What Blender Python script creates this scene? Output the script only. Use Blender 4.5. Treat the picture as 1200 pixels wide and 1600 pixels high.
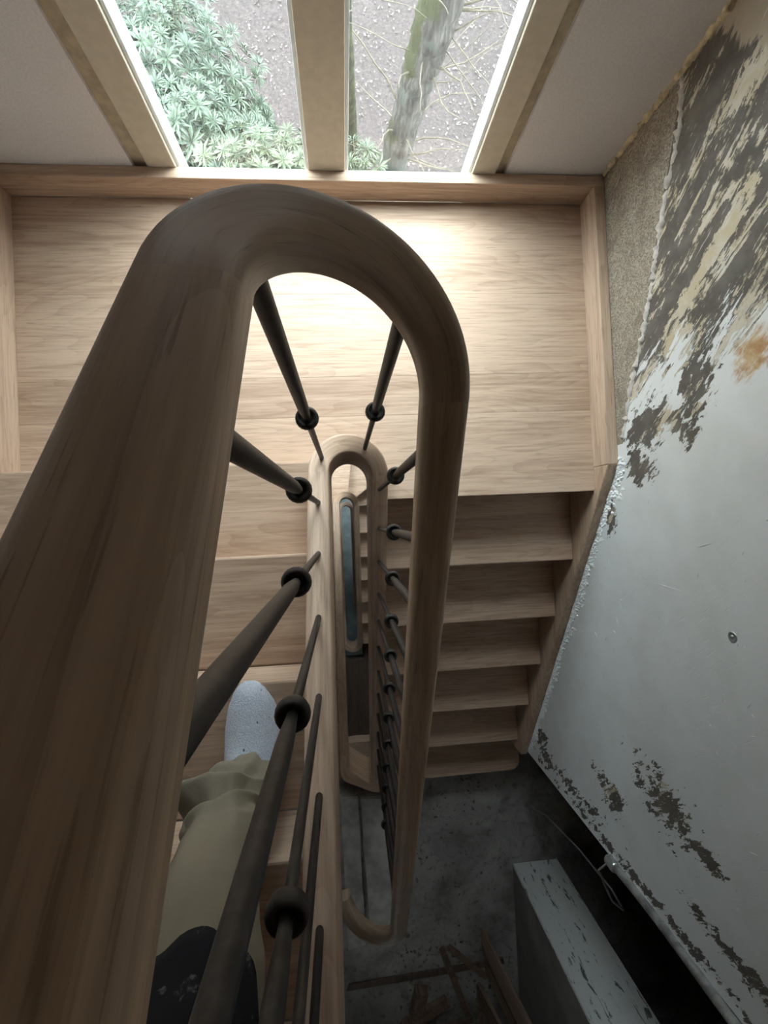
import bpy, bmesh, math, random
from mathutils import Vector, Matrix, Quaternion, noise as mnoise
for o in list(bpy.data.objects): bpy.data.objects.remove(o)
S = bpy.context.scene
C = S.collection
PI = math.pi
# ------------------------------------------------------------------ camera
H = 1.48424
F = 713.54                       # focal length in pixels of the 1200 x 1600 frame
w = Vector((0.014718, -0.086116, -0.044622))
Q = Quaternion(w.normalized(), w.length)
cd = bpy.data.cameras.new('camera'); cam = bpy.data.objects.new('camera', cd); C.objects.link(cam)
cd.sensor_fit = 'HORIZONTAL'; cd.sensor_width = 36; cd.lens = F/1200*36
cd.clip_start = .01; cd.clip_end = 200
cam.rotation_mode = 'QUATERNION'; cam.rotation_quaternion = Q; cam.location = (0, 0, H)
S.camera = cam
# ------------------------------------------------------------------ sky (even overcast) and exposure
W = bpy.data.worlds.new('overcast'); S.world = W; W.use_nodes = True
bg = W.node_tree.nodes['Background']
bg.inputs[0].default_value = (.90, .96, 1.0, 1); 
_n = W.node_tree.nodes; _l = W.node_tree.links        # overcast sky: zenith three times as bright as the horizon
_t = _n.new('ShaderNodeTexCoord'); _s = _n.new('ShaderNodeSeparateXYZ'); _l.new(_t.outputs['Generated'], _s.inputs[0])
_a = _n.new('ShaderNodeMath'); _a.operation = 'MULTIPLY_ADD'; _a.use_clamp = False; _l.new(_s.outputs[2], _a.inputs[0]); _a.inputs[1].default_value = .667; _a.inputs[2].default_value = .333
_m = _n.new('ShaderNodeMath'); _m.operation = 'MAXIMUM'; _l.new(_a.outputs[0], _m.inputs[0]); _m.inputs[1].default_value = .333
_k = _n.new('ShaderNodeMath'); _k.operation = 'MULTIPLY'; _l.new(_m.outputs[0], _k.inputs[0]); _k.inputs[1].default_value = 12.0
_l.new(_k.outputs[0], bg.inputs[1])
S.view_settings.view_transform = 'Standard'; S.view_settings.look = 'None'
S.view_settings.exposure = 1.27; S.view_settings.gamma = 1.0; S.view_settings.use_curve_mapping = False

# ------------------------------------------------------------------ node helpers
class G:
    def __init__(s, name):
        s.mat = bpy.data.materials.new(name); s.mat.use_nodes = True
        s.nt = s.mat.node_tree; s.b = s.nt.nodes['Principled BSDF']
        s.tc = s.nt.nodes.new('ShaderNodeTexCoord')
    def new(s, t): return s.nt.nodes.new(t)
    def put(s, inp, v):
        if isinstance(v, bpy.types.NodeSocket): s.nt.links.new(v, inp)
        elif isinstance(v, tuple) and len(v) == 3 and inp.type == 'RGBA': inp.default_value = (*v, 1)
        else: inp.default_value = v
    def m(s, op, a, b=0., c=None, clamp=False):
        n = s.new('ShaderNodeMath'); n.operation = op; n.use_clamp = clamp
        s.put(n.inputs[0], a); s.put(n.inputs[1], b)
        if c is not None: s.put(n.inputs[2], c)
        return n.outputs[0]
    def obj(s): return s.tc.outputs['Object']
    def uv(s): return s.tc.outputs['UV']
    def sep(s, v):
        n = s.new('ShaderNodeSeparateXYZ'); s.put(n.inputs[0], v); return n.outputs
    def vec(s, x, y, z):
        n = s.new('ShaderNodeCombineXYZ')
        for i, k in enumerate((x, y, z)): s.put(n.inputs[i], k)
        return n.outputs[0]
    def map(s, v, scale=(1,1,1), loc=(0,0,0), rot=(0,0,0)):
        n = s.new('ShaderNodeMapping'); s.put(n.inputs[0], v)
        s.put(n.inputs['Scale'], scale); s.put(n.inputs['Location'], loc); s.put(n.inputs['Rotation'], rot)
        return n.outputs[0]
    def noise(s, v, scale=5, det=4, rough=.55, dist=0):
        n = s.new('ShaderNodeTexNoise'); s.put(n.inputs['Vector'], v)
        n.inputs['Scale'].default_value = scale; n.inputs['Detail'].default_value = det
        n.inputs['Roughness'].default_value = rough; n.inputs['Distortion'].default_value = dist
        return n.outputs[0]
    def vor(s, v, scale=5):
        n = s.new('ShaderNodeTexVoronoi'); s.put(n.inputs['Vector'], v); n.inputs['Scale'].default_value = scale
        return n.outputs
    def step(s, x, a, b):
        n = s.new('ShaderNodeMapRange'); n.interpolation_type = 'SMOOTHSTEP'; s.put(n.inputs[0], x)
        s.put(n.inputs[1], a); s.put(n.inputs[2], b); n.inputs[3].default_value = 0; n.inputs[4].default_value = 1
        return n.outputs[0]
    def mix(s, f, a, b):
        n = s.new('ShaderNodeMix'); n.data_type = 'RGBA'; s.put(n.inputs[0], f); s.put(n.inputs[6], a); s.put(n.inputs[7], b)
        return n.outputs[2]
    def ramp(s, f, stops):
        n = s.new('ShaderNodeValToRGB'); s.put(n.inputs[0], f); e = n.color_ramp.elements
        while len(e) < len(stops): e.new(.5)
        for q, (p, c) in zip(e, stops): q.position = p; q.color = (*c, 1)
        return n.outputs[0]
    def rnd(s): return s.new('ShaderNodeObjectInfo').outputs['Random']
    def bump(s, hgt, strength=.3, dist=.005, prev=None):
        n = s.new('ShaderNodeBump'); s.put(n.inputs['Height'], hgt); n.inputs['Strength'].default_value = strength
        n.inputs['Distance'].default_value = dist
        if prev is not None: s.put(n.inputs['Normal'], prev)
        return n.outputs[0]
    def out(s, color, rough=.6, normal=None, metal=0., spec=.5):
        s.put(s.b.inputs['Base Color'], color); s.put(s.b.inputs['Roughness'], rough)
        s.put(s.b.inputs['Metallic'], metal); s.b.inputs['Specular IOR Level'].default_value = spec
        if normal is not None: s.put(s.b.inputs['Normal'], normal)
        return s.mat

def wood(name, axis='x', dark=(.37,.248,.172), light=(.58,.43,.322), rough=.58, coord='obj', contrast=1.0, pore=.45):
    g = G(name); ax = axis if coord == 'obj' else 'uv'
    def sc(l, c): return {'x': (l, c, c), 'y': (c, l, c), 'z': (c, c, l), 'uv': (l, c, 1)}[ax]
    base = g.obj() if coord == 'obj' else g.uv()
    off = g.m('MULTIPLY', g.rnd(), 37.0)
    n = g.new('ShaderNodeVectorMath'); n.operation = 'ADD'; g.put(n.inputs[0], base); g.put(n.inputs[1], g.vec(off, off, off))
    v = n.outputs[0]
    a = g.noise(g.map(v, sc(1.1, 16)), 1.0, 5, .62, .6)
    b = g.noise(g.map(v, sc(5, 110)), 1.0, 3, .65, .15)
    p = g.noise(g.map(v, sc(14, 330)), 1.0, 2, .5)
    big = g.noise(v, 1.3, 2)
    wv = g.noise(g.map(v, sc(.75, 5.5)), 1.0, 2, .5, .2)                    # growth-ring figure
    ring = g.m('FRACT', g.m('MULTIPLY', wv, 26.0))
    ring = g.m('POWER', ring, 3.0)
    f = g.m('ADD', .5, g.m('MULTIPLY', g.m('SUBTRACT', a, .5), .75*contrast))
    f = g.m('ADD', f, g.m('MULTIPLY', g.m('SUBTRACT', b, .5), .75*contrast))
    f = g.m('SUBTRACT', f, g.m('MULTIPLY', ring, .13*contrast))
    f = g.m('ADD', f, g.m('MULTIPLY', g.m('SUBTRACT', g.rnd(), .5), .14))
    f = g.m('ADD', f, g.m('MULTIPLY', g.m('SUBTRACT', big, .5), .30))
    col = g.ramp(f, [(.20, dark), (.46, tuple(x*.4+y*.6 for x, y in zip(dark, light))), (.60, light), (.85, tuple(min(1, x*1.10) for x in light))])
    pores = g.m('MULTIPLY', g.step(p, .60, .70), g.step(b, .62, .42))
    col = g.mix(g.m('MULTIPLY', pores, pore), col, tuple(x*.55 for x in dark))
    return g.out(col, g.m('ADD', rough, g.m('MULTIPLY', g.m('SUBTRACT', a, .5), .15)), g.bump(g.m('ADD', b, p), .10, .0015), spec=.4)

def plain(name, col, rough=.6, var=.12, scale=20, bump=.1, metal=0., dist=.003, spec=.5):
    g = G(name); n = g.noise(g.obj(), scale, 5)
    c = g.mix(g.step(n, .3, .7), tuple(x*(1-var) for x in col), tuple(min(1, x*(1+var)) for x in col))
    return g.out(c, rough, g.bump(n, bump, dist) if bump else None, metal, spec)

M = {}
M['oak_x'] = wood('oak_grain_across', 'x')
M['oak_y'] = wood('oak_grain_along', 'y')
M['oak_sweep'] = wood('oak_swept', 'uv', coord='uv')
M['oak_rail'] = wood('oak_handrail', 'uv', dark=(.34,.25,.17), light=(.66,.51,.375), coord='uv', rough=.55, contrast=.75, pore=.5)
M['oak_wreath'] = wood('oak_wreath', 'uv', dark=(.25,.185,.13), light=(.49,.385,.29), coord='uv', contrast=.7, rough=.5, pore=.5)
M['old_wood'] = wood('old_dark_floor_boards', 'y', dark=(.05,.035,.028), light=(.13,.095,.075), rough=.7)
M['brown_board'] = wood('weathered_brown_board', 'z', dark=(.07,.045,.032), light=(.22,.15,.105), rough=.75)
M['grey_board'] = plain('dusty_grey_board', (.44,.43,.41), .85, .25, 14, .3)

def iron():
    g = G('black_forged_iron'); n = g.noise(g.obj(), 60, 4)
    c = g.mix(g.step(n, .35, .7), (.020,.018,.017), (.050,.045,.042))
    return g.out(c, g.m('ADD', .38, g.m('MULTIPLY', n, .25)), g.bump(n, .15, .002), .35, .5)
M['iron'] = iron()
M['white_wall'] = plain('rough_white_board', (.66,.645,.66), .9, .06, 180, .35, dist=.002)
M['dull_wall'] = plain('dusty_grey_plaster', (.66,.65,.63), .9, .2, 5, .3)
M['dark_wall'] = plain('dark_plaster', (.16,.15,.14), .9, .2, 5, .3)  # old pier's dark tone; also puts the side room's gloom into the colour
M['frame'] = plain('primed_beige_frame', (.56,.51,.42), .55, .05, 40, .08)
M['frame_strip'] = plain('bare_timber_strip', (.45,.39,.29), .7, .15, 40, .2)
M['bead'] = plain('white_glazing_bead', (.74,.80,.84), .35, .03, 30, 0)
M['foam'] = plain('yellowed_foam', (.60,.52,.35), .85, .35, 45, .8, dist=.006)
M['plaster_ridge'] = plain('pale_plaster_ridge', (.60,.56,.52), .85, .2, 60, .6)
M['metal'] = plain('galvanised_steel', (.55,.58,.57), .32, .35, 30, .2, .8)
M['cable'] = plain('grey_cable', (.25,.25,.25), .5, .1, 30, 0)

def glass():
    g = G('window_glass'); nt = g.nt; nt.nodes.remove(g.b)
    t = g.new('ShaderNodeBsdfTransparent'); t.inputs[0].default_value = (.93,.96,.95,1)
    s = g.new('ShaderNodeBsdfGlossy'); s.inputs['Roughness'].default_value = .02
    fr = g.new('ShaderNodeLayerWeight'); fr.inputs[0].default_value = .5; fac = g.m('ADD', .03, g.m('MULTIPLY', g.m('POWER', fr.outputs['Facing'], 5.0), .6))
    mx = g.new('ShaderNodeMixShader'); nt.links.new(fac, mx.inputs[0])
    nt.links.new(t.outputs[0], mx.inputs[1]); nt.links.new(s.outputs[0], mx.inputs[2])
    nt.links.new(mx.outputs[0], nt.nodes['Material Output'].inputs[0]); return g.mat
M['glass'] = glass()

def scraped_wall():
    g = G('scraped_painted_plaster')
    x, y, z = g.sep(g.obj())
    ta, tb = .60, .80
    al = g.m('ADD', g.m('MULTIPLY', y, ta), g.m('MULTIPLY', z, tb))
    ac = g.m('SUBTRACT', g.m('MULTIPLY', y, tb), g.m('MULTIPLY', z, ta))
    big = g.noise(g.obj(), 5, 5, .6)
    med = g.noise(g.obj(), 16, 6, .65)
    fine = g.noise(g.obj(), 220, 3, .6)
    st = g.noise(g.vec(g.m('MULTIPLY', al, 4.2), g.m('MULTIPLY', ac, 19.0), 0.), 1, 5, .68, .9)
    st2 = g.noise(g.vec(g.m('MULTIPLY', al, 9.0), g.m('MULTIPLY', ac, 85.0), 3.), 1, 4, .7, .4)
    fl = g.noise(g.vec(g.m('MULTIPLY', al, 22.0), g.m('MULTIPLY', ac, 60.0), 5.), 1, 4, .7, .5)
    rag = g.m('ADD', g.m('MULTIPLY', g.m('SUBTRACT', st, .5), 1.2), g.m('ADD', g.m('MULTIPLY', g.m('SUBTRACT', fl, .5), 2.3), g.m('MULTIPLY', g.m('SUBTRACT', med, .5), 1.6)))
    def blob(cy, cz, ry, rz, ang=0., soft=.2, amt=.75):
        dy = g.m('SUBTRACT', y, cy); dz = g.m('SUBTRACT', z, cz)
        ca, sa = math.cos(ang), math.sin(ang)
        u = g.m('DIVIDE', g.m('ADD', g.m('MULTIPLY', dy, ca), g.m('MULTIPLY', dz, sa)), ry)
        v = g.m('DIVIDE', g.m('SUBTRACT', g.m('MULTIPLY', dz, ca), g.m('MULTIPLY', dy, sa)), rz)
        d = g.m('SQRT', g.m('ADD', g.m('MULTIPLY', u, u), g.m('MULTIPLY', v, v)))
        return g.m('SUBTRACT', 1.0, g.step(g.m('ADD', d, g.m('MULTIPLY', rag, amt*2.2)), 1-soft*.4, 1+soft*.4))
    mx = lambda a, b: g.m('MAXIMUM', a, b)
    # pale blue-grey paint with faint beige blotches
    paint = g.mix(g.step(big, .38, .66), (.74,.765,.77), (.68,.70,.695))
    paint = g.mix(g.m('MULTIPLY', g.step(med, .55, .75), .35), paint, (.75,.73,.69))
    # dark grey undercoat laid bare above the old stair line
    edge = g.m('ADD', y, g.m('MULTIPLY', g.m('SUBTRACT', st, .5), .50))
    edge = g.m('ADD', edge, g.m('MULTIPLY', g.m('SUBTRACT', st2, .5), .34))
    edge = g.m('ADD', edge, g.m('MULTIPLY', g.m('SUBTRACT', big, .5), .42))
    edge = g.m('ADD', edge, g.m('MULTIPLY', g.m('SUBTRACT', fl, .5), .22))
    edge = g.m('SUBTRACT', edge, g.m('MULTIPLY', g.m('SUBTRACT', z, .40), .10))
    dark = g.step(edge, .355, .38)
    dark = mx(dark, blob(.30, .42, .085, .05, .3)); dark = mx(dark, blob(.225, .235, .06, .07, 0))
    dark = mx(dark, blob(.12, .19, .045, .05)); dark = mx(dark, blob(.22, .34, .03, .08, .8))
    dark = mx(dark, blob(-.02, .02, .05, .035))
    dark = mx(dark, blob(-.865, .22, .05, .085, .25, .2, 1.5)); dark = mx(dark, blob(-1.00, -.06, .03, .06, .2, .2, 1.6))
    dark = mx(dark, blob(-.905, .37, .022, .05, .2, .2, 1.0)); dark = mx(dark, blob(-1.15, -.45, .02, .20, .0, .2, 1.8))
    dark = mx(dark, blob(-1.08, -.64, .05, .06)); dark = mx(dark, blob(-1.20, .1, .012, .4, 0., .2, 1.8)); dark = mx(dark, blob(-1.10, .50, .02, .12, .1, .2, 1.3))
    dcol = g.mix(g.step(med, .35, .7), (.10,.09,.078), (.155,.143,.128))
    dcol = g.mix(g.m('MULTIPLY', g.step(big, .5, .7), .5), dcol, (.20,.165,.125))
    # cream scrapes inside the dark field
    cz = g.step(g.m('ADD', g.m('MULTIPLY', st, .75), g.m('MULTIPLY', st2, .35)),   .61, .635)
    cz = g.m('MULTIPLY', cz, g.step(big, .36, .50))
    cz = g.m('MAXIMUM', cz, g.m('MULTIPLY', g.step(g.m('ADD', st, g.m('MULTIPLY', fl, .5)), .80, .83), g.step(med, .42, .5)))
    for q in ((.61, .53, .022, .11, .70), (.88, .60, .03, .07, .5), (.52, .41, .02, .06, .6), (.42, .37, .05, .05, .4)):
        cz = mx(cz, blob(q[0], q[1], q[2], q[3], -q[4], .2, .8))
    cream = g.mix(g.step(med, .4, .65), (.52,.45,.32), (.60,.56,.48))
    dcol = g.mix(cz, dcol, cream)
    col = g.mix(dark, paint, dcol)
    # smooth cream plaster high up by the window corner
    cl = g.m('ADD', z, g.m('MULTIPLY', g.m('SUBTRACT', y, 1.06), .62))
    cl = g.m('ADD', cl, g.m('MULTIPLY', g.m('SUBTRACT', st, .5), .22))
    top = g.step(cl, .53, .55)
    col = g.mix(top, col, g.mix(med, (.40,.345,.27), (.52,.46,.37)))
    # rust stain
    ru = g.m('MULTIPLY', blob(.315, .585, .05, .035, .9, 1.2, .5), .95)
    col = g.mix(ru, col, g.mix(g.step(med, .4, .6), (.42,.21,.07), (.58,.44,.24)))
    # rough sandy render below the old stair line
    ridge = g.m('ADD', .115, g.m('MULTIPLY', g.m('SUBTRACT', y, .2), .372))
    low = g.m('MULTIPLY', g.m('LESS_THAN', z, ridge), g.m('GREATER_THAN', y, .20))
    sand = g.mix(g.step(fine, .35, .65), (.20,.165,.125), (.46,.41,.335))
    sand = g.mix(g.m('MULTIPLY', g.step(med, .45, .7), .6), sand, (.17,.135,.105))
    col = g.mix(low, col, sand)
    # thin scratches and the plugged screw hole
    sc = g.noise(g.vec(g.m('MULTIPLY', al, 14.), g.m('MULTIPLY', ac, 150.), 9.), 1, 2, .5, .2)
    scr = g.m('MULTIPLY', g.step(sc, .665, .69), g.step(big, .44, .54))
    col = g.mix(g.m('MULTIPLY', scr, .55), col, (.66,.68,.68))
    hgt = g.m('ADD', g.m('MULTIPLY', g.m('SUBTRACT', 1.0, dark), 1.0), g.m('MULTIPLY', scr, -.6))
    hgt = g.m('ADD', hgt, g.m('MULTIPLY', med, .5))
    hgt = g.m('ADD', hgt, g.m('MULTIPLY', g.m('MULTIPLY', fine, low), 1.4))
    nrm = g.bump(hgt, .55, .004)
    return g.out(col, g.m('ADD', .34, g.m('MULTIPLY', g.m('MAXIMUM', dark, low), .4)), nrm, spec=.4)
M['scraped'] = scraped_wall()

def flaking():
    g = G('flaking_white_paint'); v = g.map(g.obj(), (34, 34, 8))
    n = g.noise(v, 1, 6, .72, .5); m = g.noise(g.obj(), 9, 3)
    c = g.mix(g.step(n, .565, .60), (.50,.52,.51), (.08,.085,.08))
    return g.out(c, .7, g.bump(n, .4, .004))
M['flaking'] = flaking()

def dirty_floor():
    g = G('dusty_dark_screed')
    a = g.noise(g.obj(), 3.2, 6, .65, .4); b = g.noise(g.obj(), 26, 5, .7)
    c = g.ramp(a, [(.30, (.10,.096,.09)), (.46, (.25,.24,.23)), (.62, (.38,.37,.355)), (.8, (.27,.245,.215))])
    c = g.mix(g.m('MULTIPLY', g.step(b, .52, .7), .6), c, (.05,.045,.042))
    return g.out(c, .75, g.bump(g.m('ADD', a, g.m('MULTIPLY', b, .5)), .7, .012))
M['screed'] = dirty_floor()
M['ground_floor'] = plain('blue_grey_stone_floor', (.25,.30,.32), .6, .2, 6, .2)

# ------------------------------------------------------------------ mesh helpers
def link(name, me, mat=None, parent=None):
    o = bpy.data.objects.new(name, me); C.objects.link(o)
    if mat is not None and me is not None: me.materials.append(mat)
    if parent is not None:
        o.parent = parent; b = parent
        off = Vector((0,0,0))
        while b is not None: off += b.location; b = b.parent
        o.location = -off
    return o
def from_bm(name, bm, mat, parent=None, smooth=False):
    bmesh.ops.recalc_face_normals(bm, faces=bm.faces)
    me = bpy.data.meshes.new(name); bm.to_mesh(me); bm.free()
    if smooth:
        for f in me.polygons: f.use_smooth = True
    return link(name, me, mat, parent)
def add_box(bm, x0, x1, y0, y1, z0, z1):
    vs = [bm.verts.new((x, y, z)) for z in (z0, z1) for y in (y0, y1) for x in (x0, x1)]
    for f in ((0,2,3,1),(4,5,7,6),(0,1,5,4),(2,6,7,3),(0,4,6,2),(1,3,7,5)): bm.faces.new([vs[i] for i in f])
    return vs
def box(name, x0, x1, y0, y1, z0, z1, mat, parent=None, bev=0., seg=2, rot=None):
    bm = bmesh.new(); vs = add_box(bm, x0, x1, y0, y1, z0, z1)
    if bev: bmesh.ops.bevel(bm, geom=bm.edges[:], offset=bev, segments=seg, affect='EDGES', profile=.5)
    if rot is not None:
        c = Vector(((x0+x1)/2, (y0+y1)/2, (z0+z1)/2))
        for v in bm.verts: v.co = c + rot @ (v.co-c)
    return from_bm(name, bm, mat, parent)
def prism(name, pts, axis, a0, a1, mat, parent=None, bev=0.):
    """polygon pts extruded along axis: x -> pts are (y,z); z -> pts are (x,y)"""
    bm = bmesh.new()
    mk = (lambda p, a: (a, p[0], p[1])) if axis == 'x' else (lambda p, a: (p[0], p[1], a))
    A = [bm.verts.new(mk(p, a0)) for p in pts]; B = [bm.verts.new(mk(p, a1)) for p in pts]
    n = len(pts); bm.faces.new(A); bm.faces.new(B[::-1])
    for i in range(n): bm.faces.new((A[i], A[(i+1) % n], B[(i+1) % n], B[i]))
    if bev: bmesh.ops.bevel(bm, geom=bm.edges[:], offset=bev, segments=1, affect='EDGES')
    bmesh.ops.triangulate(bm, faces=[f for f in bm.faces if len(f.verts) > 4])
    return from_bm(name, bm, mat, parent)
def sweep(name, st, prof, mat, parent=None, smooth=True, vscale=None, uv0=0.):
    """st: list of ((x,y,z), (nx,ny)); prof: closed list of (lateral, vertical)"""
    n = len(prof); verts = []; faces = []; uvs = []
    L = [uv0]; 
    for i in range(1, len(st)): L.append(L[-1]+(Vector(st[i][0])-Vector(st[i-1][0])).length)
    P = [0.]
    for i in range(n): P.append(P[-1]+math.dist(prof[i], prof[(i+1) % n]))
    for (p, nn) in st:
        for (a, b) in prof: verts.append((p[0]+nn[0]*a, p[1]+nn[1]*a, p[2]+b))
    for i in range(len(st)-1):
        for k in range(n):
            k2 = (k+1) % n
            faces.append((i*n+k, i*n+k2, (i+1)*n+k2, (i+1)*n+k))
            uvs += [(L[i], P[k]), (L[i], P[k+1]), (L[i+1], P[k+1]), (L[i+1], P[k])]
    for base in (0, (len(st)-1)*n):
        nb = len(verts); verts += verts[base:base+n]
        f = tuple(range(nb, nb+n)); faces.append(f if base else f[::-1]); uvs += [(0, prof[k % n][0]) for k in range(n)]
    me = bpy.data.meshes.new(name); me.from_pydata(verts, [], faces)
    ul = me.uv_layers.new(name='UVMap')
    for i, q in enumerate(uvs): ul.data[i].uv = q
    bm = bmesh.new(); bm.from_mesh(me); bmesh.ops.recalc_face_normals(bm, faces=bm.faces); bm.to_mesh(me); bm.free()
    if smooth:
        for f in me.polygons: f.use_smooth = len(f.vertices) == 4
    return link(name, me, mat, parent)
def tube(name, pts, rads, mat, parent=None, seg=10, cap=True, jit=0., seed=0):
    rn = random.Random(seed); verts = []; faces = []
    pts = [Vector(p) for p in pts]
    up = Vector((.31, .17, .93)).normalized()
    for i, p in enumerate(pts):
        t = (pts[min(i+1, len(pts)-1)]-pts[max(i-1, 0)]).normalized()
        a = t.cross(up); a = a.normalized() if a.length > .05 else t.cross(Vector((1,0,0))).normalized()
        b = t.cross(a); r = rads[i] if isinstance(rads, (list, tuple)) else rads
        for k in range(seg):
            q = 2*PI*k/seg; rr = r*(1+jit*(rn.random()-.5))
            verts.append(p+a*(rr*math.cos(q))+b*(rr*math.sin(q)))
    for i in range(len(pts)-1):
        for k in range(seg):
            faces.append((i*seg+k, i*seg+(k+1) % seg, (i+1)*seg+(k+1) % seg, (i+1)*seg+k))
    if cap: faces.append(tuple(range(seg))[::-1]); faces.append(tuple(range((len(pts)-1)*seg, len(pts)*seg)))
    me = bpy.data.meshes.new(name); me.from_pydata(verts, [], faces)
    for f in me.polygons: f.use_smooth = len(f.vertices) == 4
    return link(name, me, mat, parent)
def lathe_mesh(name, prof, seg=16):
    """prof: list of (r, z)"""
    verts = []; faces = []
    for r, z in prof:
        for k in range(seg): verts.append((r*math.cos(2*PI*k/seg), r*math.sin(2*PI*k/seg), z))
    for i in range(len(prof)-1):
        for k in range(seg): faces.append((i*seg+k, i*seg+(k+1) % seg, (i+1)*seg+(k+1) % seg, (i+1)*seg+k))
    faces.append(tuple(range(seg))[::-1]); faces.append(tuple(range((len(prof)-1)*seg, len(prof)*seg)))
    me = bpy.data.meshes.new(name); me.from_pydata(verts, [], faces)
    for f in me.polygons: f.use_smooth = len(f.vertices) == 4
    return me
def thing(name, label, cat, loc=(0,0,0), group=None):
    o = bpy.data.objects.new(name, None); C.objects.link(o); o.location = loc; o.empty_display_size = .1
    return tag(o, label, cat, group)
def tag(o, label, cat, group=None):
    o['label'] = label; o['category'] = cat
    if group: o['group'] = group
    return o
def struct(o): o['kind'] = 'structure'; return o
def stuff(o): o['kind'] = 'stuff'; return o
def copy_tree(o, parent=None):
    c = o.copy(); C.objects.link(c); c.parent = parent
    for ch in list(o.children): copy_tree(ch, c)
    return c

# ------------------------------------------------------------------ dimensions
R_, GO = .17, .25                 # riser, going
Y0, Y1 = .061, .170               # landing nosing on the down side, first nosing on the up side
XL, XR = -.98, .85                # inner faces of the wall strings
XWL, XWR, YB = -1.015, .885, 1.078
CX, CY, RW = .0245, .132, .0905   # centre and radius of the stair well turn
SL = R_/GO
ST = 2.55                         # storey
ZB, ZT = -6.29, 3.9
WB, WT = -.10, 1.32               # window opening, bottom and top
YR = -3.4

# ------------------------------------------------------------------ room shell
def wall_back():
    bm = bmesh.new(); y0, y1 = YB, YB+.08
    wins = [(-.58, .556, WB+z, WT+z) for z in (0, -ST, -2*ST)]
    x0, x1 = XWL-.2, 1.155
    add_box(bm, x0, -.58, y0, y1, ZB-.3, ZT+.2); add_box(bm, .556, x1, y0, y1, ZB-.3, ZT+.2)
    edges = [ZB-.3]
    for wv in sorted(wins, key=lambda q: q[2]): edges += [wv[2], wv[3]]
    edges.append(ZT+.2)
    for i in range(0, len(edges), 2): add_box(bm, -.58, .556, y0, y1, edges[i], edges[i+1])
    return struct(from_bm('wall_back', bm, M['white_wall']))
wall_back()
struct(box('wall_left', XWL-.2, XWL, YR, YB, ZB-.3, ZT+.2, M['dull_wall']))
def wall_right():
    bm = bmesh.new(); x0, x1 = XWR, 1.155
    add_box(bm, x0, x1, -1.235, YB, ZB-.3, ZT+.2)
    return struct(from_bm('wall_right', bm, M['scraped']))
wr = wall_right()
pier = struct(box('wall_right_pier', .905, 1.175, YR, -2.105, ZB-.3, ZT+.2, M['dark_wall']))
struct(box('trim_1', .903, 1.177, -2.105, -2.085, -1.19, .95, M['flaking'], None, .004, 1))
struct(box('wall_right_lintel', .915, 1.155, -2.09, -1.235, .95, ZT+.2, M['dull_wall']))
struct(box('wall_right_sill', XWR, 1.155, -2.09, -1.235, ZB-.3, -1.39, M['dull_wall']))
def wall_rear():
    bm = bmesh.new(); x0, x1, z0, z1 = HW
    add_box(bm, XWL-.2, x0, YR-.2, YR, ZB-.3, ZT+.2); add_box(bm, x1, 3.4, YR-.2, YR, ZB-.3, ZT+.2)
    add_box(bm, x0, x1, YR-.2, YR, ZB-.3, z0); add_box(bm, x0, x1, YR-.2, YR, z1, ZT+.2)
    return struct(from_bm('wall_rear', bm, M['dull_wall']))
HW = (-.62, -.28, -.25, .12)       # small unseen window added in the rear wall to brighten the hall
wall_rear()
struct(box('ceiling', XWL-.2, 3.4, YR-.2, YB+.28, ZT, ZT+.2, M['dull_wall']))
# hall floor, reached at the foot of the right flight
def slab(name, z, mat, thick=.2):
    bm = bmesh.new()
    add_box(bm, .145, XWR, YR, -1.425, z-thick, z)
    add_box(bm, XWL, .145, YR, -1.60, z-thick, z)
    return struct(from_bm(name, bm, mat))
slab('floor', -1.19, M['screed'])
slab('floor_lower', -1.19-ST, M['old_wood'])
def upper():
    bm = bmesh.new(); add_box(bm, XWL, XWR, YR, -1.60, 1.16, 1.36)
    return struct(from_bm('floor_upper', bm, M['oak_x']))
upper()
struct(box('floor_ground', XWL-.2, 1.155, YR, YB, ZB-.2, ZB, M['ground_floor']))
# dark side room behind the doorway
struct(box('floor_side_room', XWR, 3.2, YR, YB, -1.39, -1.192, M['screed']))
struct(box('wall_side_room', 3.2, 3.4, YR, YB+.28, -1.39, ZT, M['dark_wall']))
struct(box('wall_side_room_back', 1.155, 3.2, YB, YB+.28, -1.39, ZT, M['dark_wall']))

# ------------------------------------------------------------------ window
def window(n, dz):
    t = struct(bpy.data.objects.new('window_%d' % n, None)); C.objects.link(t); t.location = (0, YB, WB+dz)
    b, top = WB+dz, WT+dz
    box('timber_strip', -.582, -.536, YB+.012, YB+.10, b, top, M['frame_strip'], t)
    box('timber_strip', .522, .558, YB+.012, YB+.10, b, top, M['frame_strip'], t)
    yf = YB-.004
    box('window_frame', -.538, -.456, yf, YB+.075, b, top, M['frame'], t, .003)
    box('window_frame', .449, .524, yf, YB+.075, b, top, M['frame'], t, .003)
    box('mullion', -.064, .048, yf, YB+.075, b, top, M['frame'], t, .003)
    box('window_frame', -.456, -.064, yf, YB+.075, b, b+.035, M['frame'], t, .003)
    box('window_frame', .048, .449, yf, YB+.075, b, b+.035, M['frame'], t, .003)
    box('window_frame', -.456, .449, yf, YB+.075, top-.06, top, M['frame'], t, .003)
    for xa, xb in ((-.456, -.446), (-.074, -.064), (.048, .058), (.439, .449)):
        box('glazing_bead', xa, xb, YB+.008, YB+.07, b+.035, top-.06, M['bead'], t, .002)
    for xa, xb in ((-.446, -.074), (.058, .439)):
        box('glazing_bead', xa, xb, YB+.010, YB+.07, b+.035, b+.043, M['bead'], t, .002)
        box('pane', xa, xb, YB+.036, YB+.040, b+.043, top-.06, M['glass'], t)
    return t
window(1, 0); window(2, -ST); window(3, -2*ST)  # the two lower windows are unseen, added to light the storeys below
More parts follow.
